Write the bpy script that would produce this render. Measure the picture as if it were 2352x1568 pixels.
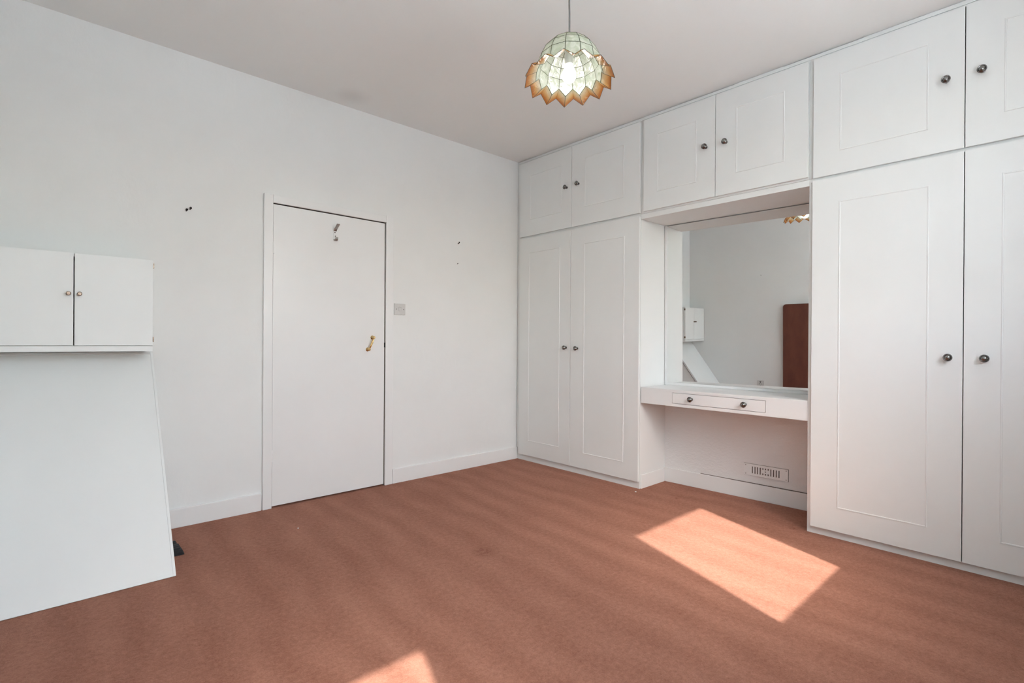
import bpy, bmesh, math, random
from mathutils import Vector, Matrix, Euler
random.seed(7)
S = bpy.context.scene
COL = S.collection
for o in list(bpy.data.objects):
    bpy.data.objects.remove(o)
PI = math.pi
K = 1.15                      # all lengths below are in units of 1.15 m (ceiling at 2.4 units = 2.76 m)
H = 2.4
LW = 3.10                     # opposite wall at x = -LW
WW = 3.45                     # window wall at y = -WW

# ------------------------------------------------------------------ camera
yaw, pitch, roll = 0.827490115, -0.00131001145, 0.00669443851
fw = Vector((math.cos(yaw)*math.cos(pitch), math.sin(yaw)*math.cos(pitch), math.sin(pitch)))
rt = Vector((math.sin(yaw), -math.cos(yaw), 0)); up = rt.cross(fw)
r2 = math.cos(roll)*rt + math.sin(roll)*up
u2 = -math.sin(roll)*rt + math.cos(roll)*up
cam = bpy.data.cameras.new('camera')
cam.sensor_width = 36; cam.lens = 1185.25*36/2352; cam.clip_start = 0.02
co = bpy.data.objects.new('camera', cam); COL.objects.link(co)
m = Matrix(((r2.x, u2.x, -fw.x, 0), (r2.y, u2.y, -fw.y, 0), (r2.z, u2.z, -fw.z, 0), (0, 0, 0, 1)))
m.translation = Vector((-2.87117, -3.06045, 0.952918))*K
co.matrix_world = m
S.camera = co

# ------------------------------------------------------------------ world, sun, exposure
SUN_EL = math.radians(46)
sd = Vector((0.375, 1.0, 0)).normalized()*math.cos(SUN_EL) + Vector((0, 0, -math.sin(SUN_EL)))
w = bpy.data.worlds.new('world'); S.world = w; w.use_nodes = True
nt = w.node_tree
sky = nt.nodes.new('ShaderNodeTexSky'); sky.sky_type = 'NISHITA'; sky.sun_disc = False
sky.sun_elevation = SUN_EL; sky.sun_rotation = math.atan2(-sd.x, -sd.y); sky.air_density = 1.0; sky.dust_density = 3.0
hs = nt.nodes.new('ShaderNodeHueSaturation'); hs.inputs['Saturation'].default_value = 0.75
nt.links.new(sky.outputs[0], hs.inputs['Color'])
nt.links.new(hs.outputs[0], nt.nodes['Background'].inputs['Color'])
nt.nodes['Background'].inputs['Strength'].default_value = 1.1
sl = bpy.data.lights.new('sun', 'SUN'); sl.energy = 7.2; sl.angle = math.radians(0.7); sl.color = (1.0, 0.96, 0.90)
so = bpy.data.objects.new('sun', sl); COL.objects.link(so)
so.rotation_euler = sd.to_track_quat('-Z', 'Y').to_euler(); so.location = (-3, -8, 6)
S.view_settings.view_transform = 'Standard'; S.view_settings.look = 'None'
S.view_settings.gamma = 1.0; S.view_settings.use_curve_mapping = False
S.view_settings.exposure = 0.58

# window openings in the window wall, the last added to even the daylight: x0, x1, z0, z1
WINS = [(-1.452, -0.754, 1.121, 2.18), (-3.02, -2.651, 0.45, 2.076), (-2.50, -1.54, 0.80, 2.30)]
for (x0, x1, z0, z1) in WINS:
    a = bpy.data.lights.new('window_portal', 'AREA'); a.shape = 'RECTANGLE'
    a.size = (x1-x0)*K; a.size_y = (z1-z0)*K; a.cycles.is_portal = True
    ao = bpy.data.objects.new('window_portal', a); COL.objects.link(ao)
    ao.location = Vector(((x0+x1)/2, -WW-0.10, (z0+z1)/2))*K
    ao.rotation_euler = Vector((0, 1, 0)).to_track_quat('-Z', 'Z').to_euler()

# ------------------------------------------------------------------ materials
def mat(name, col, rough=0.5, metal=0.0, spec=0.5):
    m = bpy.data.materials.new(name); m.use_nodes = True
    b = m.node_tree.nodes['Principled BSDF']
    b.inputs['Base Color'].default_value = (*col, 1); b.inputs['Roughness'].default_value = rough
    b.inputs['Metallic'].default_value = metal; b.inputs['Specular IOR Level'].default_value = spec
    return m
def nodes(m): return m.node_tree.nodes, m.node_tree.links, m.node_tree.nodes['Principled BSDF']
def noise(m, scale, detail=4, rough=0.6, stretch=None):
    n, l, b = nodes(m)
    tc = n.new('ShaderNodeTexCoord'); mp = n.new('ShaderNodeMapping'); t = n.new('ShaderNodeTexNoise')
    if stretch: mp.inputs['Scale'].default_value = stretch
    t.inputs['Scale'].default_value = scale; t.inputs['Detail'].default_value = detail; t.inputs['Roughness'].default_value = rough
    l.new(tc.outputs['Object'], mp.inputs[0]); l.new(mp.outputs[0], t.inputs['Vector'])
    return t
def bump(m, src, strength, dist, prev=None):
    n, l, b = nodes(m)
    bp = n.new('ShaderNodeBump'); bp.inputs['Strength'].default_value = strength; bp.inputs['Distance'].default_value = dist
    l.new(src, bp.inputs['Height'])
    if prev: l.new(prev, bp.inputs['Normal'])
    l.new(bp.outputs[0], b.inputs['Normal']); return bp.outputs[0]
def vary(m, c1, c2, scale, stretch=None, lo=0.3, hi=0.7):
    n, l, b = nodes(m); t = noise(m, scale, 5, 0.6, stretch)
    r = n.new('ShaderNodeValToRGB'); r.color_ramp.elements[0].color = (*c1, 1); r.color_ramp.elements[1].color = (*c2, 1)
    r.color_ramp.elements[0].position = lo; r.color_ramp.elements[1].position = hi
    l.new(t.outputs['Fac'], r.inputs[0]); l.new(r.outputs[0], b.inputs['Base Color']); return r

M = {}
M['wall'] = mat('matt_white_wall_paint', (0.78, 0.775, 0.76), 0.75, spec=0.3)
vary(M['wall'], (0.835, 0.85, 0.835), (0.865, 0.88, 0.865), 2.2)
p = bump(M['wall'], noise(M['wall'], 38, 6, 0.65, (1, 1, 0.6)).outputs['Fac'], 0.16, 0.006)
bump(M['wall'], noise(M['wall'], 5, 3).outputs['Fac'], 0.12, 0.02, p)
M['rough'] = mat('rough_painted_plaster', (0.85, 0.85, 0.84), 0.6, spec=0.35)
p = bump(M['rough'], noise(M['rough'], 42, 8, 0.7, (1, 1, 1.8)).outputs['Fac'], 0.55, 0.009)
bump(M['rough'], noise(M['rough'], 9, 3).outputs['Fac'], 0.3, 0.012, p)
M['gloss'] = mat('white_gloss_paint', (0.80, 0.80, 0.79), 0.32, spec=0.5)
vary(M['gloss'], (0.85, 0.86, 0.85), (0.87, 0.88, 0.87), 3.0)
bump(M['gloss'], noise(M['gloss'], 22, 4).outputs['Fac'], 0.05, 0.004)
M['satin'] = mat('white_satin_cupboard_paint', (0.80, 0.80, 0.785), 0.42, spec=0.45)
vary(M['satin'], (0.83, 0.85, 0.835), (0.855, 0.875, 0.86), 2.0)
bump(M['satin'], noise(M['satin'], 30, 4).outputs['Fac'], 0.04, 0.003)
M['inside'] = mat('dark_board_and_gap_shade', (0.12, 0.10, 0.085), 0.8)  # raw board; on the door jamb its dark colour paints gap shade
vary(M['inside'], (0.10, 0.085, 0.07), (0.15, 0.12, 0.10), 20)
M['dark'] = mat('dark_void', (0.012, 0.012, 0.012), 0.9)
vary(M['dark'], (0.010, 0.010, 0.010), (0.016, 0.015, 0.014), 20)
M['knob'] = mat('antique_pewter_metal', (0.20, 0.20, 0.20), 0.22, 1.0)
vary(M['knob'], (0.14, 0.14, 0.14), (0.30, 0.30, 0.29), 60)
M['bronze'] = mat('small_brown_knob_metal', (0.30, 0.23, 0.18), 0.3, 1.0)
vary(M['bronze'], (0.15, 0.11, 0.09), (0.30, 0.23, 0.18), 80)
M['brass'] = mat('polished_brass', (0.80, 0.58, 0.26), 0.2, 1.0)
vary(M['brass'], (0.70, 0.48, 0.20), (0.86, 0.66, 0.34), 60)
M['steel'] = mat('worn_grey_steel', (0.42, 0.41, 0.39), 0.4, 0.9)
vary(M['steel'], (0.34, 0.33, 0.31), (0.50, 0.49, 0.47), 90)
M['plastic'] = mat('aged_white_plastic', (0.66, 0.66, 0.64), 0.35)
vary(M['plastic'], (0.62, 0.62, 0.60), (0.69, 0.69, 0.67), 25)
M['rubber'] = mat('black_rubber', (0.012, 0.014, 0.016), 0.55)
bump(M['rubber'], noise(M['rubber'], 120, 3).outputs['Fac'], 0.2, 0.002)
M['mirror'] = mat('silvered_mirror_glass', (0.86, 0.87, 0.86), 0.0, 1.0)
vary(M['mirror'], (0.855, 0.865, 0.855), (0.865, 0.872, 0.862), 1.0)
M['frame'] = mat('white_window_frame_paint', (0.8, 0.8, 0.8), 0.35)
vary(M['frame'], (0.78, 0.78, 0.77), (0.82, 0.82, 0.81), 8)
M['board'] = mat('red_brown_velour', (0.085, 0.022, 0.012), 0.85)
M['board'].node_tree.nodes['Principled BSDF'].inputs['Sheen Weight'].default_value = 0.1
vary(M['board'], (0.11, 0.032, 0.018), (0.17, 0.052, 0.030), 10, (1, 1, 0.4))
bump(M['board'], noise(M['board'], 200, 3).outputs['Fac'], 0.3, 0.003)
M['flex'] = mat('grey_flex_cable', (0.20, 0.19, 0.18), 0.5)
vary(M['flex'], (0.17, 0.16, 0.15), (0.24, 0.23, 0.22), 40)
M['ground'] = mat('pale_bounce_ground', (0.55, 0.55, 0.54), 0.9)
vary(M['ground'], (0.74, 0.76, 0.76), (0.80, 0.82, 0.82), 3)

# ceiling: plain matt paint with one faint round stain near the door wall
mc = mat('matt_white_ceiling_paint', (0.78, 0.77, 0.755), 0.8, spec=0.25); M['ceiling'] = mc
n, l, b = nodes(mc)
rmp = vary(mc, (0.89, 0.91, 0.89), (0.91, 0.925, 0.91), 1.6)
tc = n.new('ShaderNodeTexCoord'); vd = n.new('ShaderNodeVectorMath'); vd.operation = 'DISTANCE'
vd.inputs[1].default_value = (-1.50*K, -0.15*K, H*K)
l.new(tc.outputs['Object'], vd.inputs[0])
sr = n.new('ShaderNodeMapRange'); sr.interpolation_type = 'SMOOTHSTEP'
sr.inputs['From Min'].default_value = 0.0; sr.inputs['From Max'].default_value = 0.16
sr.inputs['To Min'].default_value = 0.16; sr.inputs['To Max'].default_value = 0.0
l.new(vd.outputs['Value'], sr.inputs['Value'])
mx = n.new('ShaderNodeMix'); mx.data_type = 'RGBA'
l.new(sr.outputs[0], mx.inputs[0]); l.new(rmp.outputs[0], mx.inputs[6]); mx.inputs[7].default_value = (0.30, 0.28, 0.27, 1)
l.new(mx.outputs[2], b.inputs['Base Color'])
bump(mc, noise(mc, 30, 6).outputs['Fac'], 0.10, 0.005)

# carpet: terracotta pile, vacuum stripes (pile leaning two ways), worn patches, fibre speckle
c = mat('terracotta_cut_pile_carpet', (0.33, 0.12, 0.075), 0.95, spec=0.08); M['carpet'] = c
n, l, b = nodes(c)
tc = n.new('ShaderNodeTexCoord')
wmap = n.new('ShaderNodeMapping'); wmap.inputs['Rotation'].default_value = (0, 0, math.radians(4))
l.new(tc.outputs['Object'], wmap.inputs[0])
wv = n.new('ShaderNodeTexWave'); wv.wave_type = 'BANDS'; wv.bands_direction = 'X'
wv.inputs['Scale'].default_value = 1.5; wv.inputs['Distortion'].default_value = 5.0; wv.inputs['Detail'].default_value = 3.0
wv.inputs['Detail Scale'].default_value = 0.9
l.new(wmap.outputs[0], wv.inputs['Vector'])
big = noise(c, 1.1, 3, 0.5); mid = noise(c, 6, 5, 0.6, (1.6, 0.5, 1)); fib = noise(c, 420, 3, 0.8); spk = noise(c, 150, 4, 0.75); clump = noise(c, 48, 5, 0.75)
def mathn(op, a, bb):
    x = n.new('ShaderNodeMath'); x.operation = op
    for i, v in enumerate((a, bb)):
        if hasattr(v, 'is_linked'): l.new(v, x.inputs[i])
        else: x.inputs[i].default_value = v
    return x.outputs[0]
st = mathn('MULTIPLY', mathn('SUBTRACT', wv.outputs['Fac'], 0.5), 0.20)
st = mathn('MULTIPLY', st, mathn('MULTIPLY', big.outputs['Fac'], 1.5))
st = mathn('ADD', st, mathn('MULTIPLY', mathn('SUBTRACT', big.outputs['Fac'], 0.5), 0.35))
st = mathn('ADD', st, mathn('MULTIPLY', mathn('SUBTRACT', mid.outputs['Fac'], 0.5), 0.5))
st = mathn('ADD', st, mathn('MULTIPLY', mathn('SUBTRACT', fib.outputs['Fac'], 0.5), 1.0))
st = mathn('ADD', st, mathn('MULTIPLY', mathn('SUBTRACT', spk.outputs['Fac'], 0.5), 0.9))
st = mathn('ADD', st, mathn('MULTIPLY', mathn('SUBTRACT', clump.outputs['Fac'], 0.5), 1.15))
for (cx_, cy_, rad, dep) in ((-1.39, -1.265, 0.075, 0.45), (0.0, -1.43, 0.018, 0.9), (-0.014, -2.089, 0.022, 0.9), (0.30, -1.385, 0.02, 0.6), (-1.90, -1.22, 0.02, 0.25)):
    dv = n.new('ShaderNodeVectorMath'); dv.operation = 'DISTANCE'; dv.inputs[1].default_value = (cx_*K, cy_*K, 0); l.new(tc.outputs['Object'], dv.inputs[0])
    mr_ = n.new('ShaderNodeMapRange'); mr_.interpolation_type = 'SMOOTHSTEP'; mr_.inputs['From Min'].default_value = rad*0.3*K; mr_.inputs['From Max'].default_value = rad*K
    mr_.inputs['To Min'].default_value = dep; mr_.inputs['To Max'].default_value = 0.0; l.new(dv.outputs['Value'], mr_.inputs['Value'])
    mk = mathn('MULTIPLY', mr_.outputs[0], mathn('MULTIPLY', mathn('GREATER_THAN', clump.outputs['Fac'], 0.5), 1.0))
    st = mathn('SUBTRACT', st, mk)
st = mathn('ADD', st, 0.5)
rp = n.new('ShaderNodeValToRGB')
rp.color_ramp.elements[0].position = 0.0; rp.color_ramp.elements[0].color = (0.260, 0.095, 0.056, 1)
rp.color_ramp.elements[1].position = 1.0; rp.color_ramp.elements[1].color = (0.56, 0.275, 0.190, 1)
l.new(st, rp.inputs[0]); l.new(rp.outputs[0], b.inputs['Base Color'])
b.inputs['Sheen Weight'].default_value = 0.05; b.inputs['Sheen Roughness'].default_value = 0.5
p = bump(c, fib.outputs['Fac'], 0.5, 0.006); p = bump(c, clump.outputs['Fac'], 0.5, 0.012, p)
p = bump(c, spk.outputs['Fac'], 0.4, 0.006, p)
bump(c, big.outputs['Fac'], 0.2, 0.03, p)

# window glass: clear, with its surface reflection
g = bpy.data.materials.new('clear_window_glass'); g.use_nodes = True; n, l = g.node_tree.nodes, g.node_tree.links
n.remove(n['Principled BSDF']); tr = n.new('ShaderNodeBsdfTransparent'); gl = n.new('ShaderNodeBsdfGlossy'); gl.inputs['Roughness'].default_value = 0.0
lw = n.new('ShaderNodeLayerWeight'); pw = n.new('ShaderNodeMath'); pw.operation = 'POWER'; pw.inputs[1].default_value = 5.0
fr = n.new('ShaderNodeMath'); fr.operation = 'MULTIPLY_ADD'; fr.inputs[1].default_value = 0.9; fr.inputs[2].default_value = 0.04
mxs = n.new('ShaderNodeMixShader'); l.new(lw.outputs['Facing'], pw.inputs[0]); l.new(pw.outputs[0], fr.inputs[0])
l.new(fr.outputs[0], mxs.inputs[0]); l.new(tr.outputs[0], mxs.inputs[1]); l.new(gl.outputs[0], mxs.inputs[2])
l.new(mxs.outputs[0], n['Material Output'].inputs[0]); M['glass'] = g

bl_ = bpy.data.materials.new('added_white_blind_fabric'); bl_.use_nodes = True; n, l = bl_.node_tree.nodes, bl_.node_tree.links  # translucent fabric of the added blind, for even daylight
n.remove(n['Principled BSDF']); tl = n.new('ShaderNodeBsdfTranslucent'); df = n.new('ShaderNodeBsdfDiffuse'); mxs = n.new('ShaderNodeMixShader')
mxs.inputs[0].default_value = 0.4; tl.inputs[0].default_value = (0.775, 0.86, 0.885, 1); df.inputs[0].default_value = (0.80, 0.82, 0.83, 1)
l.new(tl.outputs[0], mxs.inputs[1]); l.new(df.outputs[0], mxs.inputs[2]); l.new(mxs.outputs[0], n['Material Output'].inputs[0]); M['blind'] = bl_
# capiz shell: translucent, streaky, slightly clear; the petals are dyed amber towards their outer edge
def capiz(name, petal):
    m = bpy.data.materials.new(name); m.use_nodes = True; n, l = m.node_tree.nodes, m.node_tree.links
    n.remove(n['Principled BSDF'])
    tc = n.new('ShaderNodeTexCoord'); t = n.new('ShaderNodeTexNoise'); t.inputs['Scale'].default_value = 26; t.inputs['Detail'].default_value = 6
    t.inputs['Distortion'].default_value = 1.6
    l.new(tc.outputs['Object'], t.inputs['Vector'])
    r = n.new('ShaderNodeValToRGB'); l.new(t.outputs['Fac'], r.inputs[0])
    r.color_ramp.elements[0].position = 0.3; r.color_ramp.elements[0].color = (0.62, 0.68, 0.56, 1)
    r.color_ramp.elements[1].position = 0.7; r.color_ramp.elements[1].color = (0.88, 0.90, 0.84, 1)
    colr = r.outputs[0]
    if petal:
        at = n.new('ShaderNodeAttribute'); at.attribute_name = 'edge'
        ad = n.new('ShaderNodeMath'); ad.operation = 'MULTIPLY_ADD'; l.new(t.outputs['Fac'], ad.inputs[0]); ad.inputs[1].default_value = 0.25
        l.new(at.outputs['Fac'], ad.inputs[2])
        r2_ = n.new('ShaderNodeValToRGB'); l.new(ad.outputs[0], r2_.inputs[0])
        e = r2_.color_ramp.elements
        e[0].position = 0.25; e[0].color = (0.88, 0.84, 0.62, 1)
        e[1].position = 1.0; e[1].color = (0.66, 0.27, 0.06, 1)
        x = e.new(0.70); x.color = (0.86, 0.56, 0.22, 1)
        colr = r2_.outputs[0]
    bp = n.new('ShaderNodeBump'); bp.inputs['Strength'].default_value = 0.6; bp.inputs['Distance'].default_value = 0.01; l.new(t.outputs['Fac'], bp.inputs['Height'])
    tl = n.new('ShaderNodeBsdfTranslucent'); df = n.new('ShaderNodeBsdfDiffuse'); gl = n.new('ShaderNodeBsdfGlossy'); tp = n.new('ShaderNodeBsdfTransparent')
    gl.inputs['Roughness'].default_value = 0.22
    for s in (tl, df, tp): l.new(colr, s.inputs['Color'])
    for s in (tl, df, gl): l.new(bp.outputs[0], s.inputs['Normal'])
    def mixs(a, bb, f):
        q = n.new('ShaderNodeMixShader'); q.inputs[0].default_value = f; l.new(a, q.inputs[1]); l.new(bb, q.inputs[2]); return q.outputs[0]
    o = mixs(tl.outputs[0], df.outputs[0], 0.5)
    o = mixs(o, tp.outputs[0], 0.14 if petal else 0.38)
    o = mixs(o, gl.outputs[0], 0.16)
    l.new(o, n['Material Output'].inputs[0]); return m
M['capiz'] = capiz('pearly_capiz_shell', False)
M['petal'] = capiz('amber_edged_capiz_shell', True)
M['lead'] = mat('dark_lead_came', (0.05, 0.06, 0.04), 0.5, 0.3)
vary(M['lead'], (0.035, 0.045, 0.03), (0.10, 0.11, 0.05), 30)
bm_ = bpy.data.materials.new('lit_bulb_glass'); bm_.use_nodes = True; n, l, b = nodes(bm_)
b.inputs['Base Color'].default_value = (0.9, 0.9, 0.9, 1); b.inputs['Emission Color'].default_value = (1, 0.97, 0.92, 1)
b.inputs['Emission Strength'].default_value = 15.0; M['bulb'] = bm_

# ------------------------------------------------------------------ builders (input coordinates in the units above)
def finish(name, bm, m, parent=None, base=(0, 0, 0), loc=None, rot=None, smooth=False):
    me = bpy.data.meshes.new(name)
    base = Vector(base)
    for v in bm.verts: v.co = (v.co - base)*K
    bmesh.ops.recalc_face_normals(bm, faces=bm.faces)
    bm.to_mesh(me); bm.free()
    me.materials.append(m)
    if smooth:
        for f in me.polygons: f.use_smooth = True
        me.set_sharp_from_angle(angle=math.radians(35))
    o = bpy.data.objects.new(name, me); COL.objects.link(o)
    if parent: o.parent = parent
    if loc is not None: o.location = Vector(loc)*K
    if rot is not None: o.rotation_euler = rot
    return o
def box(bm, x0, x1, y0, y1, z0, z1, bev=0.0):
    t = bmesh.new()
    bmesh.ops.create_cube(t, size=1)
    for v in t.verts:
        v.co = Vector(((x0+x1)/2 + v.co.x*(x1-x0), (y0+y1)/2 + v.co.y*(y1-y0), (z0+z1)/2 + v.co.z*(z1-z0)))
    if bev: bmesh.ops.bevel(t, geom=list(t.edges), offset=bev, segments=2, profile=0.7, affect='EDGES')
    me = bpy.data.meshes.new('tmp'); t.to_mesh(me); t.free(); bm.from_mesh(me); bpy.data.meshes.remove(me)
def boxes(*bs, bev=0.0):
    bm = bmesh.new()
    for b_ in bs: box(bm, *b_, bev=bev)
    return bm
def lathe(bm, prof, seg=24, origin=(0, 0, 0), mtx=None):
    rings = []; o = Vector(origin)
    for (r, z) in prof:
        if r < 1e-6: rings.append([bm.verts.new((0, 0, z))])
        else: rings.append([bm.verts.new((r*math.cos(2*PI*i/seg), r*math.sin(2*PI*i/seg), z)) for i in range(seg)])
    for a, b_ in zip(rings, rings[1:]):
        for i in range(seg):
            j = (i+1) % seg
            if len(a) == 1 and len(b_) == 1: continue
            if len(a) == 1: bm.faces.new((a[0], b_[i], b_[j]))
            elif len(b_) == 1: bm.faces.new((a[i], a[j], b_[0]))
            else: bm.faces.new((a[i], a[j], b_[j], b_[i]))
    for r_ in rings:
        for v in r_:
            if mtx: v.co = mtx @ v.co
            v.co += o
def tube(bm, pts, r, seg=8, cap=True):
    pts = [Vector(p_) for p_ in pts]; rs = r if isinstance(r, (list, tuple)) else [r]*len(pts)
    prev = None; nrm = None
    for i, p_ in enumerate(pts):
        d = (pts[min(i+1, len(pts)-1)] - pts[max(i-1, 0)]).normalized()
        if nrm is None: nrm = d.orthogonal().normalized()
        else: nrm = (nrm - d*nrm.dot(d)).normalized()
        bn = d.cross(nrm)
        ring = [bm.verts.new(p_ + (nrm*math.cos(2*PI*k/seg) + bn*math.sin(2*PI*k/seg))*rs[i]) for k in range(seg)]
        if prev:
            for k in range(seg): bm.faces.new((prev[k], prev[(k+1) % seg], ring[(k+1) % seg], ring[k]))
        elif cap: bm.faces.new(ring)
        prev = ring
    if cap: bm.faces.new(prev)
def tag(o, label, cat, group=None):
    o['label'] = label; o['category'] = cat
    if group: o['group'] = group
    return o
def thing(name, base, label, cat, group=None):
    o = bpy.data.objects.new(name, None); COL.objects.link(o); o.location = Vector(base)*K
    o.empty_display_size = 0.1
    return tag(o, label, cat, group)
def struct(name, bm, m, smooth=False, label=None, **kw):
    o = finish(name, bm, m, smooth=smooth, **kw); o['kind'] = 'structure'
    if label: o['label'] = label
    return o

# ------------------------------------------------------------------ room shell
T = 0.12
XR = 0.42                                    # wall behind the wardrobes
struct('floor', boxes((-LW-T, XR+T, -WW-T, T+0.1, -0.10, 0.0)), M['carpet'], label='terracotta cut pile carpet with brushed stripes')
struct('ceiling', boxes((-LW-T, XR+T, -WW-T, T, H, H+0.12)), M['ceiling'], label='plain white painted ceiling')
DX0, DX1, DZ = -1.896, -1.200, 1.715         # door leaf
j = 0.016
struct('wall_door', boxes((-LW-T, DX0-j, 0, T, 0, H), (DX1+j, XR+T, 0, T, 0, H), (DX0-j, DX1+j, 0, T, DZ+j, H),
       (DX0-j, DX1+j, 0.095, T, 0, DZ+j)), M['wall'], label='white painted wall with the door')
struct('wall_left', boxes((-LW-T, -LW, -WW-T, 0, 0, H)), M['wall'], label='white painted wall seen in the mirror')
struct('wall_right', boxes((XR, XR+T, -WW-T, 0, 0, H)), M['wall'])
# window wall built round its two openings and the added third
(a0, a1, az0, az1), (b0, b1, bz0, bz1), (c0, c1, cz0, cz1) = WINS
y0, y1 = -WW-0.14, -WW
struct('wall_window', boxes((-LW-T, b0, y0, y1, 0, H), (b1, c0, y0, y1, 0, H), (c1, a0, y0, y1, 0, H), (c0, c1, y0, y1, 0, cz0), (c0, c1, y0, y1, cz1, H), (a1, XR+T, y0, y1, 0, H),
       (b0, b1, y0, y1, 0, bz0), (b0, b1, y0, y1, bz1, H), (a0, a1, y0, y1, 0, az0), (a0, a1, y0, y1, az1, H)), M['wall'])
for i, (x0, x1, z0, z1) in enumerate(WINS):  # last frame, pane and sill belong to the added window
    f_ = 0.012
    fo = struct('window_%d' % (i+1), boxes((x0, x0+f_, -WW-0.10, -WW-0.07, z0, z1), (x1-f_, x1, -WW-0.10, -WW-0.07, z0, z1),
         (x0+f_, x1-f_, -WW-0.10, -WW-0.07, z0, z0+f_), (x0+f_, x1-f_, -WW-0.10, -WW-0.07, z1-f_, z1)), M['frame'])
    finish('window_pane', boxes((x0+f_, x1-f_, -WW-0.087, -WW-0.083, z0+f_, z1-f_)), M['glass'], fo)
    finish('window_sill', boxes((x0-0.03, x1+0.03, -WW-0.005, -WW+0.05, z0-0.03, z0-0.004), bev=0.004), M['gloss'], fo)
# unseen middle window and blind, added to spread even daylight into the room
bl = thing('added_roller_blind', ((c0+c1)/2, -WW-0.03, cz1), 'thin white roller blind added over the added middle window to even the daylight', 'blind')
finish('added_blind_fabric', boxes((c0+0.004, c1-0.004, -WW-0.031, -WW-0.030, cz0+0.004, cz1-0.02)), M['blind'], bl, ((c0+c1)/2, -WW-0.03, cz1))
bm = bmesh.new(); tube(bm, [(c0+0.003, -WW-0.03, cz1-0.018), (c1-0.003, -WW-0.03, cz1-0.018)], 0.014, 14)
finish('added_blind_roller', bm, M['frame'], bl, ((c0+c1)/2, -WW-0.03, cz1))
# the boxed-in chimney breast wall behind the dressing alcove (runs about 3 degrees out of square)
AY0, AY1 = -1.165, -2.153
BA = math.radians(3.3)
def backx(y): return 0.305 + (-(y-AY0))*math.tan(BA)
bm = bmesh.new()
q = [(backx(AY0+0.02), AY0+0.02), (backx(AY1-0.02), AY1-0.02), (XR, AY1-0.02), (XR, AY0+0.02)]
lo = [bm.verts.new((x, y, 0)) for x, y in q]; hi = [bm.verts.new((x, y, 1.80)) for x, y in q]
bm.faces.new(lo[::-1]); bm.faces.new(hi)
for i in range(4): bm.faces.new((lo[i], lo[(i+1) % 4], hi[(i+1) % 4], hi[i]))
struct('wall_alcove', bm, M['rough'], label='rough plastered wall under the dressing shelf')

# baseboards
def board_strip(p0, p1, h, t_in, side, z0=0.0, bev=0.004):
    """skirting from p0 to p1 (plan points on the wall), thickness towards side"""
    a, b_ = Vector((*p0, 0)), Vector((*p1, 0)); d = (b_-a).normalized(); nn = Vector((*side, 0)).normalized()
    bm = bmesh.new(); L_ = (b_-a).length
    box(bm, 0, L_, 0, t_in, z0, h, bev=bev)
    for v in bm.verts: v.co = a + d*v.co.x + nn*v.co.y + Vector((0, 0, v.co.z))
    return bm
struct('baseboard_door_right', board_strip((DX1+0.066, 0), (0.0, 0), 0.096, 0.013, (0, -1)), M['gloss'], label='white skirting right of the door')
struct('baseboard_door_left', board_strip((-LW, 0), (DX0-0.056, 0), 0.096, 0.013, (0, -1)), M['gloss'], label='white skirting left of the door')
struct('baseboard_left', board_strip((-LW, -WW), (-LW, -0.013), 0.096, 0.013, (1, 0)), M['gloss'])
struct('baseboard_window', board_strip((-LW+0.013, -WW), (-0.02, -WW), 0.096, 0.013, (0, 1)), M['gloss'])
ba_ = struct('baseboard_alcove', board_strip((backx(AY0)-0.0005, AY0), (backx(AY1)-0.008, AY1), 0.096, 0.010, (-1, 0)), M['gloss'], label='white skirting inside the dressing alcove')
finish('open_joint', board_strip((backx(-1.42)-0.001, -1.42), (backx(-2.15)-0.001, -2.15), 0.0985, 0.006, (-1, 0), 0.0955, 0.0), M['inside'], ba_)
# unseen ground outside, kept pale to bounce light up to the ceiling
struct('ground_outside', boxes((-14, 14, -22, -WW-0.2, -0.7, -0.5)), M['ground'])

# ------------------------------------------------------------------ room door
dr = struct('door_1', boxes((DX0-0.052, DX0-0.003, -0.016, -0.0005, 0, DZ+0.052), (DX1+0.006, DX1+0.062, -0.016, -0.0005, 0, DZ+0.052),
        (DX0-0.003, DX1+0.006, -0.016, -0.0005, DZ+0.006, DZ+0.052), bev=0.005), M['gloss'], label='white gloss flush door with its frame')
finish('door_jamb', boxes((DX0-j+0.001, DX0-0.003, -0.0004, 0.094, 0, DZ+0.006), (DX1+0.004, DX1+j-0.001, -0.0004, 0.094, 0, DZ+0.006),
        (DX0-0.003, DX1+0.004, -0.0004, 0.094, DZ+0.006, DZ+j-0.001), bev=0.001), M['inside'], dr)  # jamb coloured dark to paint the shade inside the door gap
lf = finish('door_panel', boxes((DX0, DX1, -0.006, 0.034, 0.010, DZ), bev=0.0015), M['gloss'], dr)
for z in (1.471, 0.295):
    bm = boxes((DX0-0.009, DX0+0.006, -0.010, -0.003, z-0.034, z-0.001), (DX0-0.009, DX0+0.006, -0.010, -0.003, z+0.001, z+0.034), bev=0.001)
    tube(bm, [(DX0-0.0015, -0.010, z-0.034), (DX0-0.0015, -0.010, z+0.034)], 0.0045, 10)
    finish('hinge', bm, M['gloss'], dr)
    # painted-over screw slot line
finish('strike_plate', boxes((DX1-0.002, DX1+0.006, -0.008, -0.004, 0.905, 0.935)), M['dark'], dr)
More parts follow.
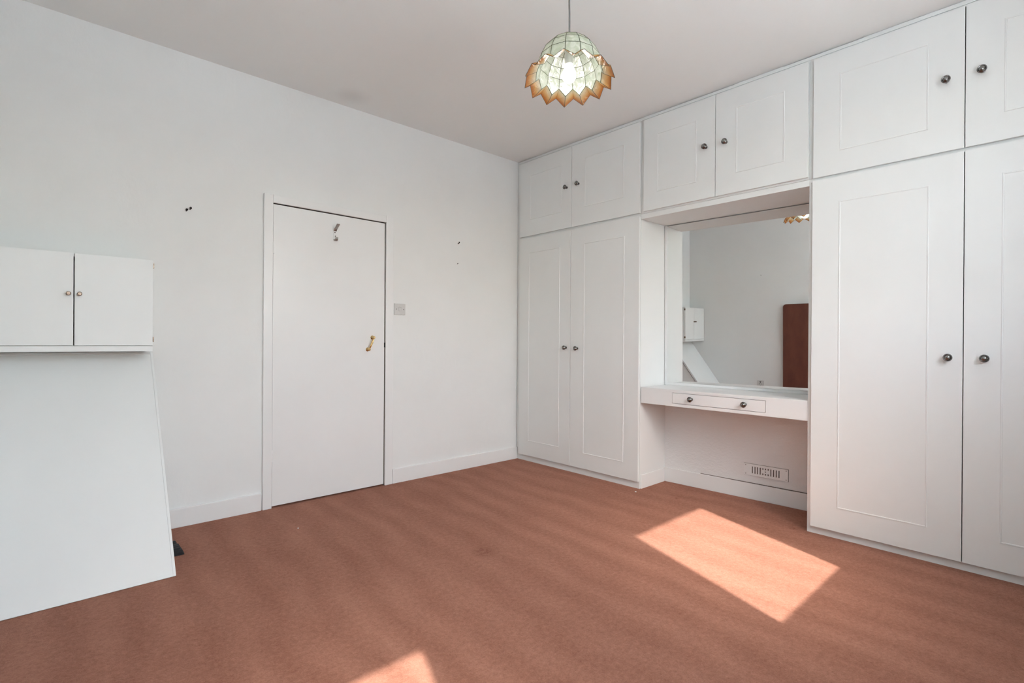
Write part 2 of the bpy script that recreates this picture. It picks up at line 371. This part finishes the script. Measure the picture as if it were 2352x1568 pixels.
# brass pull handle, hanging slightly askew
hx0, hz0, hx1, hz1 = -1.286, 0.968, -1.318, 0.892
bm = bmesh.new()
for (x, z) in ((hx0, hz0), (hx1, hz1)):
    mt = Matrix.Rotation(PI/2, 4, 'X')
    lathe(bm, [(0, 0), (0.0125, 0), (0.013, 0.003), (0.010, 0.006), (0.006, 0.010), (0.006, 0.016), (0.0095, 0.020), (0.010, 0.025), (0.006, 0.030), (0, 0.031)], 20, (x, -0.006, z), mt)
d = Vector((hx1-hx0, 0, hz1-hz0))
pts = [Vector((hx0, -0.027, hz0)) + d*t_ + Vector((0, -0.006*math.sin(PI*t_), 0)) for t_ in [i/10 for i in range(11)]]
tube(bm, pts, [0.0045+0.002*math.sin(PI*i/10) for i in range(11)], 10)
hd = finish('door_handle', bm, M['brass'], dr, smooth=True); hd['label'] = 'brass pull handle'
# coat hook
bm = bmesh.new()
hx, hz = -1.538, 1.592
box(bm, hx-0.010, hx+0.010, -0.0095, -0.0062, hz-0.030, hz+0.026, bev=0.001)
ck = finish('coat_hook', bm, M['gloss'], dr); ck['label'] = 'white painted coat hook with grey metal prongs'
bm = bmesh.new()
def strap(bm, pts, wdt, th):
    pr = None
    for i, (y, z) in enumerate(pts):
        a_ = pts[max(i-1, 0)]; b_ = pts[min(i+1, len(pts)-1)]
        dy, dz = b_[0]-a_[0], b_[1]-a_[1]; L_ = math.hypot(dy, dz) or 1; ny, nz = -dz/L_*th/2, dy/L_*th/2
        q = [bm.verts.new((hx+sx*wdt/2, y+s*ny, z+s*nz)) for sx, s in ((-1, -1), (1, -1), (1, 1), (-1, 1))]
        if pr:
            for k in range(4): bm.faces.new((pr[k], pr[(k+1) % 4], q[(k+1) % 4], q[k]))
        else: bm.faces.new(q)
        pr = q
    bm.faces.new(pr)
strap(bm, [(-0.008, hz+0.022), (-0.016, hz+0.032), (-0.050, hz+0.054), (-0.056, hz+0.058)], 0.018, 0.003)
strap(bm, [(-0.008, hz-0.028), (-0.014, hz-0.036), (-0.024, hz-0.036), (-0.032, hz-0.028), (-0.034, hz-0.018)], 0.018, 0.003)
finish('hook_prong', bm, M['steel'], dr)
for dx, dz in ((-0.001, 0.014), (0.002, -0.008)):
    bm = bmesh.new(); lathe(bm, [(0, 0), (0.0034, 0), (0.0028, 0.0015), (0, 0.002)], 10, (hx+dx, -0.009, hz+dz), Matrix.Rotation(PI/2, 4, 'X'))
    finish('screw', bm, M['dark'], dr)

# ------------------------------------------------------------------ fitted cupboards and wardrobes
FT = 0.018                      # doors stand proud of the face frame
BX = 0.40                       # carcass back
def knob_mesh():
    bm = bmesh.new()
    prof = [(0.0, 0), (0.0095, 0), (0.0095, 0.003), (0.0055, 0.005), (0.005, 0.014), (0.0075, 0.018), (0.0150, 0.021), (0.0163, 0.024),
            (0.0158, 0.0275), (0.0125, 0.0300), (0.0108, 0.0290), (0.0100, 0.0300), (0.0085, 0.0325), (0.0050, 0.0345), (0.0, 0.0350)]
    lathe(bm, prof, 28, (0, 0, 0), Matrix.Rotation(-PI/2, 4, 'Y'))
    me = bpy.data.meshes.new('knob')
    for v in bm.verts: v.co *= K
    bmesh.ops.recalc_face_normals(bm, faces=bm.faces); bm.to_mesh(me); bm.free(); me.materials.append(M['knob'])
    for f in me.polygons: f.use_smooth = True
    me.set_sharp_from_angle(angle=math.radians(50))
    return me
KM = knob_mesh()
def knob(parent, base, x, y, z, name='knob'):
    o = bpy.data.objects.new(name, KM); COL.objects.link(o); o.parent = parent
    o.location = (Vector((x, y, z)) - Vector(base))*K
    return o
def cup_door(root, base, ya, yb, z0, z1, panel=None, kn=None, bow=0.0):
    """cupboard door from ya to yb (ya > yb); sizes were taken on the plane x=0 and are brought to the door's own front"""
    def fr1(y): return -3.0605 + (y+3.0605)*0.9937
    def fr2(z): return 0.953 + (z-0.953)*0.9937
    ya, yb, z0, z1 = fr1(ya), fr1(yb), max(fr2(z0), 0.03), fr2(z1)
    if panel: panel = (fr1(panel[0]), fr1(panel[1]), fr2(panel[2]), fr2(panel[3]))
    if kn: kn = (-3.0605 + (kn[0]+3.0605)*0.989, 0.953 + (kn[1]-0.953)*0.989)
    d_ = finish('door', boxes((-FT, -0.001, yb, ya, z0, z1), bev=0.0015), M['satin'], root, base)
    if panel:
        pa, pb, pz0, pz1 = panel; wd, hh = 0.0055, 0.0022
        bm = bmesh.new()
        # routed bead: outer ridge round a flat field
        def ring(y0_, y1_, z0_, z1_, x): return [bm.verts.new((x, y0_, z0_)), bm.verts.new((x, y1_, z0_)), bm.verts.new((x, y1_, z1_)), bm.verts.new((x, y0_, z1_))]
        rs = [ring(pa, pb, pz0, pz1, -FT+0.0002), ring(pa-wd*0.3, pb+wd*0.3, pz0+wd*0.3, pz1-wd*0.3, -FT-hh), ring(pa-wd, pb+wd, pz0+wd, pz1-wd, -FT-hh*0.8), ring(pa-wd*1.3, pb+wd*1.3, pz0+wd*1.3, pz1-wd*1.3, -FT+0.0002)]
        for r0, r1 in zip(rs, rs[1:]):
            for k in range(4): bm.faces.new((r0[k], r0[(k+1) % 4], r1[(k+1) % 4], r1[k]))
        finish('panel_moulding', bm, M['satin'], d_, base)
    if kn: knob(d_, base, -FT, kn[0], kn[1])
    return d_
def carcass(root, base, ya, yb, z0, z1, rails, stiles, side_t=0.016):
    """open-fronted box with a face frame: rails (z0,z1), stiles (ya,yb)"""
    bs = [(0.012, BX, ya-side_t, ya, z0, z1), (0.012, BX, yb, yb+side_t, z0, z1), (0.012, BX, yb+side_t, ya-side_t, z1-0.012, z1),
          (0.012, BX, yb+side_t, ya-side_t, z0, z0+0.012), (BX-0.01, BX, yb+side_t, ya-side_t, z0+0.012, z1-0.012)]
    finish('carcass', boxes(*bs), M['satin'], root, base)
    fr_ = [(0.0, 0.012, yb, ya, a_, b_) for a_, b_ in rails] + [(0.0, 0.012, b_, a_, rails[0][1], rails[-1][0]) for a_, b_ in stiles]
    finish('face_frame', boxes(*fr_, bev=0.0008), M['satin'], root, base)
G = 0.0016
ZT, ZM, ZL = 2.386, 1.778, 0.0
# overhead cupboards: (name label, ya, yb, door split, z0, panels, knobs)
b1 = (0, -0.58, ZM)
def two_door(label, ya, yb, split, z0, z1, dz0, dz1, panels, knobs, name, cat, group, left_in=0.010, right_in=0.010, bottom=None):
    base = (0.2, (ya+yb)/2, z0)
    t_ = thing(name, base, label, cat, group)
    carcass(t_, base, ya, yb, z0, z1, [(z0, max(dz0+0.006, z0+0.012)), (dz1-0.006, z1)], [(ya, ya-left_in-0.006), (yb+right_in+0.006, yb), (split+0.006, split-0.006)] if False else [(ya, ya-left_in-0.006), (yb+right_in+0.006, yb)])
    cup_door(t_, base, ya-left_in, split+G, dz0, dz1, panels[0], knobs[0])
    cup_door(t_, base, split-G, yb+right_in, dz0, dz1, panels[1], knobs[1])
    return t_
UC = 'overhead cupboards under the ceiling'; WR = 'fitted wardrobes'
E = -WW+0.005
two_door('white two-door overhead cupboard in the room corner, above the narrow wardrobe', -0.002, -1.1645, -0.571, ZM, ZT, 1.788, 2.377,
         [(-0.137, -0.474, 1.913, 2.266), (-0.692, -1.029, 1.913, 2.266)], [(-0.511, 2.091), (-0.624, 2.095)], 'overhead_cupboard', 'cupboard', UC, 0.020, 0.013)
two_door('white two-door overhead cupboard above the mirror alcove', -1.1655, -2.1515, -1.6575, ZM, ZT, 1.793, 2.377,
         [(-1.278, -1.541, 1.90, 2.268), (-1.776, -2.032, 1.900, 2.270)], [(-1.594, 2.096), (-1.714, 2.093)], 'overhead_cupboard', 'cupboard', UC, 0.014, 0.008)
two_door('white two-door overhead cupboard above the large wardrobe at right', -2.1525, E, -2.746, ZM, ZT, 1.780, 2.377,
         [(-2.284, -2.625, 1.890, 2.268), (-2.866, -3.21, 1.890, 2.268)], [(-2.684, 2.086), (-2.799, 2.087)], 'overhead_cupboard', 'cupboard', UC, 0.016, 0.10)
two_door('white two-door wardrobe in the room corner, left of the mirror alcove', -0.002, -1.1645, -0.566, 0, ZM-0.0005, 0.042, 1.768,
         [(-0.128, -0.459, 0.158, 1.655), (-0.690, -1.036, 0.150, 1.655)], [(-0.513, 0.905), (-0.622, 0.901)], 'wardrobe', 'wardrobe', WR, 0.018, 0.014)
two_door('large white two-door wardrobe right of the mirror alcove', -2.1525, E, -2.746, 0, ZM-0.0005, 0.032, 1.766,
         [(-2.284, -2.630, 0.147, 1.646), (-2.862, -3.21, 0.147, 1.646)], [(-2.697, 0.894), (-2.813, 0.893)], 'wardrobe', 'wardrobe', WR, 0.014, 0.10)
# rail over the alcove and the long trim under the ceiling
struct('trim_1', boxes((0.0, BX, AY1+0.0005, AY0-0.0005, 1.745, ZM-0.001), bev=0.002), M['satin'], label='white header board over the mirror alcove')
bm = bmesh.new()
yy = -0.001
while yy > E+0.01:
    nx = max(yy-random.uniform(0.25, 0.5), E)
    box(bm, -0.004, 0.006, nx, yy, ZT-0.006, H-0.0035-random.choice((0, 0.001, 0.0015, -0.001)))
    yy = nx
struct('trim_2', bm, M['satin'], label='thin white strip along the ceiling over the cupboards')
bm = boxes((-0.001, 0.006, AY0-0.0005, AY0+0.001, 0, 1.74))
bm.free()
# low skirting on the wardrobe side inside the alcove
struct('baseboard_wardrobe', boxes((0.012, backx(AY0)-0.014, AY0-0.0065, AY0-0.0003, 0, 0.088), bev=0.001), M['gloss'], label='low skirting on the wardrobe side in the alcove')

# ------------------------------------------------------------------ dressing shelf with drawer
SZ0, SZ1 = 0.558, 0.660
base = (0.15, (AY0+AY1)/2, SZ0)
sh = thing('dressing_shelf', base, 'white dressing shelf with one drawer, fixed across the alcove under the mirror', 'shelf')
dy0, dy1, dz0, dz1 = -1.396, -1.945, 0.578, 0.640
ya_, yb_ = AY0-0.0075, AY1+0.0005
bm = boxes((0.0, 0.016, dy0+0.0022, ya_, SZ0, SZ1-0.012), (0.0, 0.016, yb_, dy1-0.0022, SZ0, SZ1-0.012), (0.0, 0.016, dy1-0.0022, dy0+0.0022, SZ0, dz0-0.0022),
           (0.0, 0.016, dy1-0.0022, dy0+0.0022, dz1+0.0022, SZ1-0.012), (0.016, backx(AY0)-0.002, yb_, ya_, SZ0, SZ0+0.008))
finish('apron', bm, M['gloss'], sh, base)
bm = bmesh.new()
q = [(0.0, ya_), (0.0, yb_), (backx(yb_)-0.001, yb_), (backx(ya_)-0.001, ya_)]
lo = [bm.verts.new((x, y, SZ1-0.012)) for x, y in q]; hi = [bm.verts.new((x, y, SZ1)) for x, y in q]
bm.faces.new(lo); bm.faces.new(hi[::-1])
for i in range(4): bm.faces.new((lo[i], hi[i], hi[(i+1) % 4], lo[(i+1) % 4]))
bmesh.ops.recalc_face_normals(bm, faces=bm.faces)
bmesh.ops.bevel(bm, geom=list(bm.edges), offset=0.0015, segments=2, affect='EDGES')
finish('shelf_top', bm, M['gloss'], sh, base)
dw = finish('drawer', boxes((-0.0005, 0.016, dy1, dy0, dz0, dz1), (0.016, 0.25, dy1+0.01, dy1+0.02, dz0+0.01, dz1-0.01), (0.016, 0.25, dy0-0.02, dy0-0.01, dz0+0.01, dz1-0.01),
             (0.016, 0.25, dy1+0.02, dy0-0.02, dz0+0.01, dz0+0.014), bev=0.0004), M['gloss'], sh, base)
knob(dw, base, -0.0005, -1.522, 0.611); knob(dw, base, -0.0005, -1.838, 0.611)

# ------------------------------------------------------------------ mirror (leans a hair, follows the alcove wall)
ym, zm = (AY0+AY1)/2, 0.676
mbase = (0.29, AY0, 0.663)
mr = thing('mirror', mbase, 'large frameless mirror on the alcove back wall over the dressing shelf', 'mirror')
MYAW, MTILT = math.radians(3.43), math.radians(0.66)
nrm = Vector((math.cos(MYAW)*math.cos(MTILT), math.sin(MYAW)*math.cos(MTILT), math.sin(MTILT)))
o0 = Vector((0.2965, -1.17, 0.68))
def mpt(y, z, off=0.0):
    x = o0.x - ((y-o0.y)*nrm.y + (z-o0.z)*nrm.z)/nrm.x
    return Vector((x, y, z)) + nrm*off
def slab(y_a, y_b, z_a, z_b, f0, f1):
    bm = bmesh.new()
    fr_ = [bm.verts.new(mpt(y, z, f0)) for y, z in ((y_a, z_a), (y_b, z_a), (y_b, z_b), (y_a, z_b))]
    bk_ = [bm.verts.new(mpt(y, z, f1)) for y, z in ((y_a, z_a), (y_b, z_a), (y_b, z_b), (y_a, z_b))]
    bm.faces.new(fr_); bm.faces.new(bk_[::-1])
    for k in range(4): bm.faces.new((fr_[k], bk_[k], bk_[(k+1) % 4], fr_[(k+1) % 4]))
    return bm
finish('mirror_glass', slab(AY0-0.018, AY1+0.004, 0.679, 1.739, 0.0, 0.004), M['mirror'], mr, mbase)
finish('bottom_strip', slab(AY0-0.004, AY1+0.004, 0.661, 0.678, -0.003, 0.010), M['gloss'], mr, mbase)
finish('side_strip', slab(AY0-0.003, AY0-0.0175, 0.678, 1.742, -0.004, 0.010), M['gloss'], mr, mbase)

# ------------------------------------------------------------------ air vent
vy0, vy1, vz0, vz1 = -1.694, -1.942, 0.143, 0.213
vb = (backx(-1.8), (vy0+vy1)/2, vz0)
vt = thing('air_vent', vb, 'white slotted metal air vent on the wall under the dressing shelf', 'vent')
def on_back(bm, lift=0.0):
    for v in bm.verts: v.co.x = backx(v.co.y) - v.co.x - lift
    return bm
bs = []; mid_y = (vy0+vy1)/2; n_sl, pitch_, sw = 11, 0.0150, 0.0062
s_z0, s_z1 = vz0+0.014, vz1-0.014
bs += [(0.003, 0.006, vy1, vy0, vz0, s_z0), (0.003, 0.006, vy1, vy0, s_z1, vz1)]
edges_ = []
for i in range(n_sl):
    cy_ = mid_y + (n_sl-1)/2*pitch_ - i*pitch_
    edges_.append((cy_+sw/2, cy_-sw/2))
    if i in (4, 5, 6):
        zc = (s_z0+s_z1)/2
        bs.append((0.003, 0.006, cy_-sw/2, cy_+sw/2, zc-0.011, zc-0.003)); bs.append((0.003, 0.006, cy_-sw/2, cy_+sw/2, zc+0.003, zc+0.011))
        if i != 5: bs.append((0.003, 0.006, cy_-sw/2, cy_+sw/2, zc-0.003, zc+0.003))
prev = vy0
for a_, b_ in edges_:
    bs.append((0.003, 0.006, a_, prev, s_z0, s_z1)); prev = b_
bs.append((0.003, 0.006, vy1, prev, s_z0, s_z1))
finish('vent_plate', on_back(boxes(*bs)), M['gloss'], vt, vb)
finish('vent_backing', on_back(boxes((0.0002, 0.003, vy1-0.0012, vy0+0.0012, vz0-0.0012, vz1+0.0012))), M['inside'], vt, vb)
for y_, z_ in ((vy0-0.010, vz1-0.009), (vy0-0.010, vz0+0.009), (vy1+0.010, vz1-0.009), (vy1+0.010, vz0+0.009)):
    bm = bmesh.new(); lathe(bm, [(0, 0), (0.0032, 0), (0.0026, 0.0012), (0, 0.0016)], 10, (0, 0, 0), Matrix.Rotation(-PI/2, 4, 'Y'))
    for v in bm.verts: v.co += Vector((backx(y_)-0.006, y_, z_))
    finish('screw', bm, M['steel'], vt, vb)

# ------------------------------------------------------------------ wall cabinet at left
CF = -0.19; CX = -2.480
cb = (-2.78, CF/2, 0.892)
ct = thing('wall_cabinet', cb, 'white two-door wall cabinet hung on the door wall above the slanted board', 'cabinet')
finish('carcass', boxes((-LW+0.001, CX, CF+0.020, -0.001, 1.300, 1.312), (CX-0.014, CX, CF+0.020, -0.001, 0.893, 1.300), (-LW+0.001, -LW+0.015, CF+0.020, -0.001, 0.893, 1.300),
        (-LW+0.015, CX-0.014, CF+0.020, -0.001, 0.910, 0.922), (-LW+0.015, CX-0.014, -0.010, -0.001, 0.922, 1.300)), M['satin'], ct, cb)
finish('bottom_rail', boxes((-LW+0.001, CX, CF+0.003, CF+0.0195, 0.894, 0.9185), bev=0.001), M['satin'], ct, cb)
for (xa, xb, kx) in ((-2.7565, CX-0.001, -2.741), (-LW+0.004, -2.7605, -2.777)):
    d_ = finish('door', boxes((xa, xb, CF, CF+0.0175, 0.9205, 1.313), bev=0.001), M['satin'], ct, cb)
    bm = bmesh.new()
    lathe(bm, [(0, 0), (0.004, 0), (0.005, 0.006), (0.0074, 0.008), (0.0085, 0.012), (0.0085, 0.022), (0.006, 0.025), (0, 0.0255)], 20, (kx, CF, 1.140), Matrix.Rotation(PI/2, 4, 'X'))
    finish('knob', bm, M['bronze'], d_, cb, smooth=True)
    hxx = CX+0.002 if xb > -2.6 else None
    if hxx:
        for z in (1.287, 0.948):
            finish('hinge', boxes((CX-0.001, CX+0.0035, CF-0.002, CF+0.016, z-0.011, z+0.011), bev=0.0005), M['bronze'], d_, cb)
# ------------------------------------------------------------------ slanted board
bb = (-2.78, -0.33, 0.0)
sb = thing('slanted_board', bb, 'wide white painted board slanting from under the wall cabinet down to the carpet', 'board')
P0 = Vector((0, -0.018, 0.886)); P1 = Vector((0, -0.628, 0.001)); dd_ = (P1-P0); Lb = dd_.length; dn = dd_/Lb; nn = Vector((0, -dn.z, dn.y)); nn = -nn if nn.y > 0 else nn
def slant(bm):
    for v in bm.verts:
        x, s_, t_ = v.co; v.co = Vector((x, 0, 0)) + P0 + dn*s_ + nn*t_
    return bm
finish('board_panel', slant(boxes((-LW+0.001, -2.468, 0.012, Lb-0.012, -0.014, 0.0), bev=0.0005)), M['satin'], sb, bb)
finish('edge_lipping', slant(boxes((-2.468, -2.458, 0.0, Lb, -0.016, 0.0028), (-LW+0.001, -2.468, Lb-0.012, Lb, -0.016, 0.0028), (-LW+0.001, -2.468, 0.0, 0.012, -0.016, 0.0028), bev=0.0022)), M['satin'], sb, bb)
bm = bmesh.new()
q = [(-0.020, 0.002), (-0.598, 0.002), (-0.020, 0.835)]
fr_ = [bm.verts.new((-2.4725, y, z)) for y, z in q]; bk_ = [bm.verts.new((-2.4785, y, z)) for y, z in q]
bm.faces.new(fr_); bm.faces.new(bk_[::-1])
for k in range(3): bm.faces.new((fr_[k], bk_[k], bk_[(k+1) % 3], fr_[(k+1) % 3]))
finish('side_panel', bm, M['satin'], sb, bb)
for xb_ in (-LW+0.03, -2.56):
    finish('support_batten', slant(boxes((xb_, xb_+0.03, 0.08, Lb-0.06, -0.040, -0.0145))), M['inside'], sb, bb)
# black rubber wedge peeking out behind the board
wb = (-2.41, -0.33, 0.0)
bm = bmesh.new()
def wq(y, x0, x1, h): return [bm.verts.new((x0, y, 0.001)), bm.verts.new((x1, y, 0.001)), bm.verts.new((x1-0.008, y, h)), bm.verts.new((x0, y, h))]
rs = [wq(-0.408, -2.46, -2.390, 0.012), wq(-0.395, -2.46, -2.388, 0.020), wq(-0.335, -2.46, -2.392, 0.028), wq(-0.275, -2.46, -2.402, 0.020), wq(-0.262, -2.46, -2.408, 0.012)]
for r0, r1 in zip(rs, rs[1:]):
    for k in range(4): bm.faces.new((r0[k], r0[(k+1) % 4], r1[(k+1) % 4], r1[k]))
bm.faces.new(rs[0]); bm.faces.new(rs[-1][::-1])
for i in range(5): box(bm, -2.455, -2.403, -0.385+i*0.024, -0.375+i*0.024, 0.021, 0.028, bev=0.001)
tag(finish('rubber_wedge', bm, M['rubber'], None, wb, loc=wb), 'black rubber wedge on the carpet behind the slanted board', 'wedge')

# ------------------------------------------------------------------ light switch
sx, sz = -1.0855, 1.159
lb = (sx, 0, sz)
sw_ = thing('light_switch', lb, 'square white light switch on the wall right of the door', 'switch')
finish('switch_plate', boxes((sx-0.0415, sx+0.0415, -0.007, -0.0005, sz-0.0375, sz+0.0375), bev=0.003), M['plastic'], sw_, lb)
bm = boxes((sx-0.009, sx+0.009, -0.009, -0.005, sz-0.013, sz+0.013), bev=0.001)
for v in bm.verts:
    if v.co.y < -0.008: v.co.y += (v.co.z-sz)*0.18
finish('rocker', bm, M['plastic'], sw_, lb)
finish('rocker_surround', boxes((sx-0.0102, sx+0.0102, -0.0072, -0.0060, sz+0.013, sz+0.0145), (sx-0.0105, sx-0.0093, -0.0072, -0.0060, sz-0.013, sz+0.013)), M['steel'], sw_, lb)
for dx in (-0.028, 0.028):
    bm = bmesh.new(); lathe(bm, [(0, 0), (0.0030, 0), (0.0024, 0.0008), (0, 0.001)], 10, (sx+dx, -0.0072, sz), Matrix.Rotation(PI/2, 4, 'X')); finish('screw', bm, M['inside'], sw_, lb)
# power socket on the opposite wall (seen in the mirror)
px_, py_, pz_ = -LW, -0.877, 0.375
pb = (px_, py_, pz_)
ps = thing('power_socket', pb, 'grey-white power socket low on the wall seen in the mirror', 'socket')
finish('socket_plate', boxes((px_+0.0005, px_+0.008, py_-0.036, py_+0.036, pz_-0.036, pz_+0.036), bev=0.003), M['plastic'], ps, pb)
for dy, dz, w_, h_ in ((0, 0.012, 0.0035, 0.006), (-0.010, -0.006, 0.005, 0.003), (0.010, -0.006, 0.005, 0.003), (0, 0.026, 0.009, 0.0025), (0, -0.026, 0.003, 0.003)):
    finish('pin_hole', boxes((px_+0.0078, px_+0.0086, py_+dy-w_, py_+dy+w_, pz_+dz-h_, pz_+dz+h_)), M['dark'], ps, pb)

# ------------------------------------------------------------------ nails and screws left in the walls
def nail(x, z, label, L_=0.02, tilt=0.4, r_=0.0022, g_=None, roty=0.0):
    bm = bmesh.new()
    tube(bm, [(0, 0.002, 0), (0, -L_*0.8, L_*tilt*0.3), (0, -L_, L_*tilt)], r_, 8)
    lathe(bm, [(0, 0), (r_*2.0, 0), (r_*2.0, 0.001), (0, 0.0014)], 10, (0, -L_, L_*tilt), Matrix.Rotation(PI/2, 4, 'X'))
    tag(finish('nail', bm, M['dark'], None, (0, 0, 0), loc=(x, 0, z), rot=(0, roty, 0)), label, 'nail')
nail(-2.317, 1.603, 'lower of two dark nails in the wall between cabinet and door', 0.014, 0.3, 0.003)
nail(-2.300, 1.614, 'upper of two dark nails in the wall between cabinet and door', 0.014, 0.3, 0.003)
nail(-0.603, 1.662, 'upper dark nail in the wall between light switch and wardrobe', 0.016, 0.5, 0.0028)
nail(-0.609, 1.513, 'lower tiny dark nail in the wall between light switch and wardrobe', 0.008, 0.3, 0.0018)
bm = bmesh.new(); tube(bm, [(-0.002, 0, 0), (0.012, 0, 0), (0.015, 0, 0.004)], 0.0018, 8)
tag(finish('nail', bm, M['dark'], None, (0, 0, 0), loc=(-LW, -0.885, 1.692)), 'small dark nail in the bare wall seen in the mirror', 'nail')

# ------------------------------------------------------------------ brown headboard against the opposite wall (in the mirror)
hb = (-LW+0.035, -1.80, 0)
bm = bmesh.new()
def rr(y0_, y1_, z0_, z1_, r, x):
    pts_ = [(y1_, z0_), (y0_, z0_)]
    pts_ += [(y0_-r+r*math.cos(a_), z1_-r+r*math.sin(a_)) for a_ in [i*PI/12 for i in range(7)]]
    pts_ += [(y1_+r+r*math.cos(a_), z1_-r+r*math.sin(a_)) for a_ in [PI/2+i*PI/12 for i in range(7)]]
    return [bm.verts.new((x, y, z)) for y, z in pts_]
r_a = rr(-1.135, -2.45, 0.001, 1.328, 0.035, -LW+0.016); r_b = rr(-1.135, -2.45, 0.001, 1.328, 0.035, -LW+0.040); r_c = rr(-1.139, -2.446, 0.005, 1.324, 0.033, -LW+0.045)
for q0, q1 in ((r_a, r_b), (r_b, r_c)):
    for k in range(len(q0)): bm.faces.new((q0[k], q0[(k+1) % len(q0)], q1[(k+1) % len(q0)], q1[k]))
bm.faces.new(r_c); bm.faces.new(r_a[::-1])
tag(finish('headboard', bm, M['board'], None, hb, loc=hb), 'dark red-brown panel with rounded corners against the wall, reflected in the mirror', 'headboard')

# ------------------------------------------------------------------ pendant lamp with capiz shell shade
LX, LY = -1.325, -1.702
lbase = (LX, LY, 1.97)
lamp = thing('pendant_lamp', lbase, 'pendant lamp with a capiz shell dome shade and amber zigzag petals', 'lamp')
bm = bmesh.new()
tube(bm, [(LX+0.0008*math.sin(i*1.3), LY+0.0010*math.cos(i*0.9), 2.136+i*0.02) for i in range(12)] + [(LX, LY, H-0.012)], 0.0034, 8)
finish('cord', bm, M['flex'], lamp, lbase, smooth=True)
bm = bmesh.new(); lathe(bm, [(0, 0), (0.020, 0), (0.036, 0.010), (0.040, 0.022), (0, 0.022)], 28, (LX, LY, H-0.023))
finish('ceiling_rose', bm, M['plastic'], lamp, lbase, smooth=True)
bm = bmesh.new(); lathe(bm, [(0, 0.0), (0.016, 0.0), (0.017, 0.03), (0.017, 0.062), (0.011, 0.070), (0.008, 0.095), (0, 0.095)], 24, (LX, LY, 2.048))
finish('bulb_holder', bm, M['plastic'], lamp, lbase, smooth=True)
bm = bmesh.new(); lathe(bm, [(0, -0.030), (0.010, -0.0285), (0.020, -0.022), (0.0265, -0.011), (0.028, 0.0), (0.0265, 0.011), (0.021, 0.023), (0.015, 0.034), (0.014, 0.046), (0, 0.046)], 24, (LX, LY, 2.006))
finish('bulb', bm, M['bulb'], lamp, lbase, smooth=True)
NG = 14; A0 = math.radians(232.0-7+180/14+2.5)
TILT = Matrix.Rotation(math.radians(-5.4), 3, Vector((1.358, -1.546, 0)).normalized())   # the shade hangs slightly askew
def P(r, a_, z): return TILT @ Vector((r*math.cos(a_), r*math.sin(a_), (z-2.145)*0.945)) + Vector((LX, LY, 2.131))
ring_r = [(0.034, 2.150), (0.078, 2.137), (0.104, 2.106), (0.122, 2.066)]
U = (0.128, 2.026); V = (0.133, 1.996); U_ = (0.166, 2.004); V_ = (0.177, 1.972)
wire = bmesh.new()
def came(a_, b_, r=0.0013): tube(wire, [a_, b_], r, 5)
def pane_obj(name, pts, m, parent, edge=None):
    bm = bmesh.new(); c_ = sum(pts, Vector())/len(pts)
    pts = [c_ + (p_-c_)*0.985 for p_ in pts]
    nrm_ = (pts[1]-pts[0]).cross(pts[2]-pts[0]).normalized()*0.0006
    vs = [bm.verts.new(p_+nrm_) for p_ in pts]; vb_ = [bm.verts.new(p_-nrm_) for p_ in pts]
    bm.faces.new(vs); bm.faces.new(vb_[::-1])
    for k in range(len(pts)): bm.faces.new((vs[k], vb_[k], vb_[(k+1) % len(pts)], vs[(k+1) % len(pts)]))
    o = finish(name, bm, m, parent, lbase)
    if edge:
        at = o.data.attributes.new('edge', 'FLOAT', 'POINT')
        for i, e in enumerate(edge*2): at.data[i].value = e
    return o
shade = None
jobs = []
for g_ in range(NG):
    a0_ = A0 + 2*PI*g_/NG; a1_ = A0 + 2*PI*(g_+1)/NG; am = (a0_+a1_)/2
    for (ra, za), (rb, zb) in zip(ring_r, ring_r[1:]):
        jobs.append(('shell_pane', [P(ra, a0_, za), P(ra, a1_, za), P(rb, a1_, zb), P(rb, a0_, zb)], 'capiz', None))
        came(P(ra, a0_, za), P(rb, a0_, zb), 0.0014); came(P(rb, a0_, zb), P(rb, a1_, zb))
    rb, zb = ring_r[-1]
    came(P(ring_r[0][0], a0_, ring_r[0][1]), P(ring_r[0][0], a1_, ring_r[0][1]))
    came(P(rb, a0_, zb), P(U[0], a0_, U[1]), 0.0014)
    jobs.append(('shell_pane', [P(rb, a0_, zb), P(rb, a1_, zb), P(U[0], a1_, U[1]), P(V[0], am, V[1]), P(U[0], a0_, U[1])], 'capiz', None))
    for aa in (a0_, a1_):
        jobs.append(('petal_pane', [P(U[0], aa, U[1]), P(V[0], am, V[1]), P(V_[0], am, V_[1]), P(U_[0], aa, U_[1])], 'petal', [0.05, 0.05, 1.0, 0.9]))
        came(P(U[0], aa, U[1]), P(V[0], am, V[1])); came(P(U_[0], aa, U_[1]), P(V_[0], am, V_[1]), 0.0010)
    came(P(U[0], a0_, U[1]), P(U_[0], a0_, U_[1]), 0.0010); came(P(V[0], am, V[1]), P(V_[0], am, V_[1]), 0.0010)
shade = finish('lamp_shade', wire, M['lead'], lamp, lbase)
for nm, pts, mk, ed in jobs: pane_obj(nm, pts, M[mk], shade, ed)

# ------------------------------------------------------------------ crumbs on the carpet
for (x, y, s_, lab) in ((-0.08, -1.19, 0.007, 'white paint flake on the carpet in front of the corner wardrobe'),
                        (-1.90, -0.42, 0.004, 'tiny white paint flake on the carpet in front of the door')):
    bm = bmesh.new(); bmesh.ops.create_icosphere(bm, subdivisions=1, radius=s_)
    for v in bm.verts: v.co.z *= 0.4; v.co.x *= random.uniform(0.8, 1.3)
    tag(finish('paint_flake', bm, M['gloss'], None, (0, 0, 0), loc=(x, y, s_*0.4)), lab, 'debris')
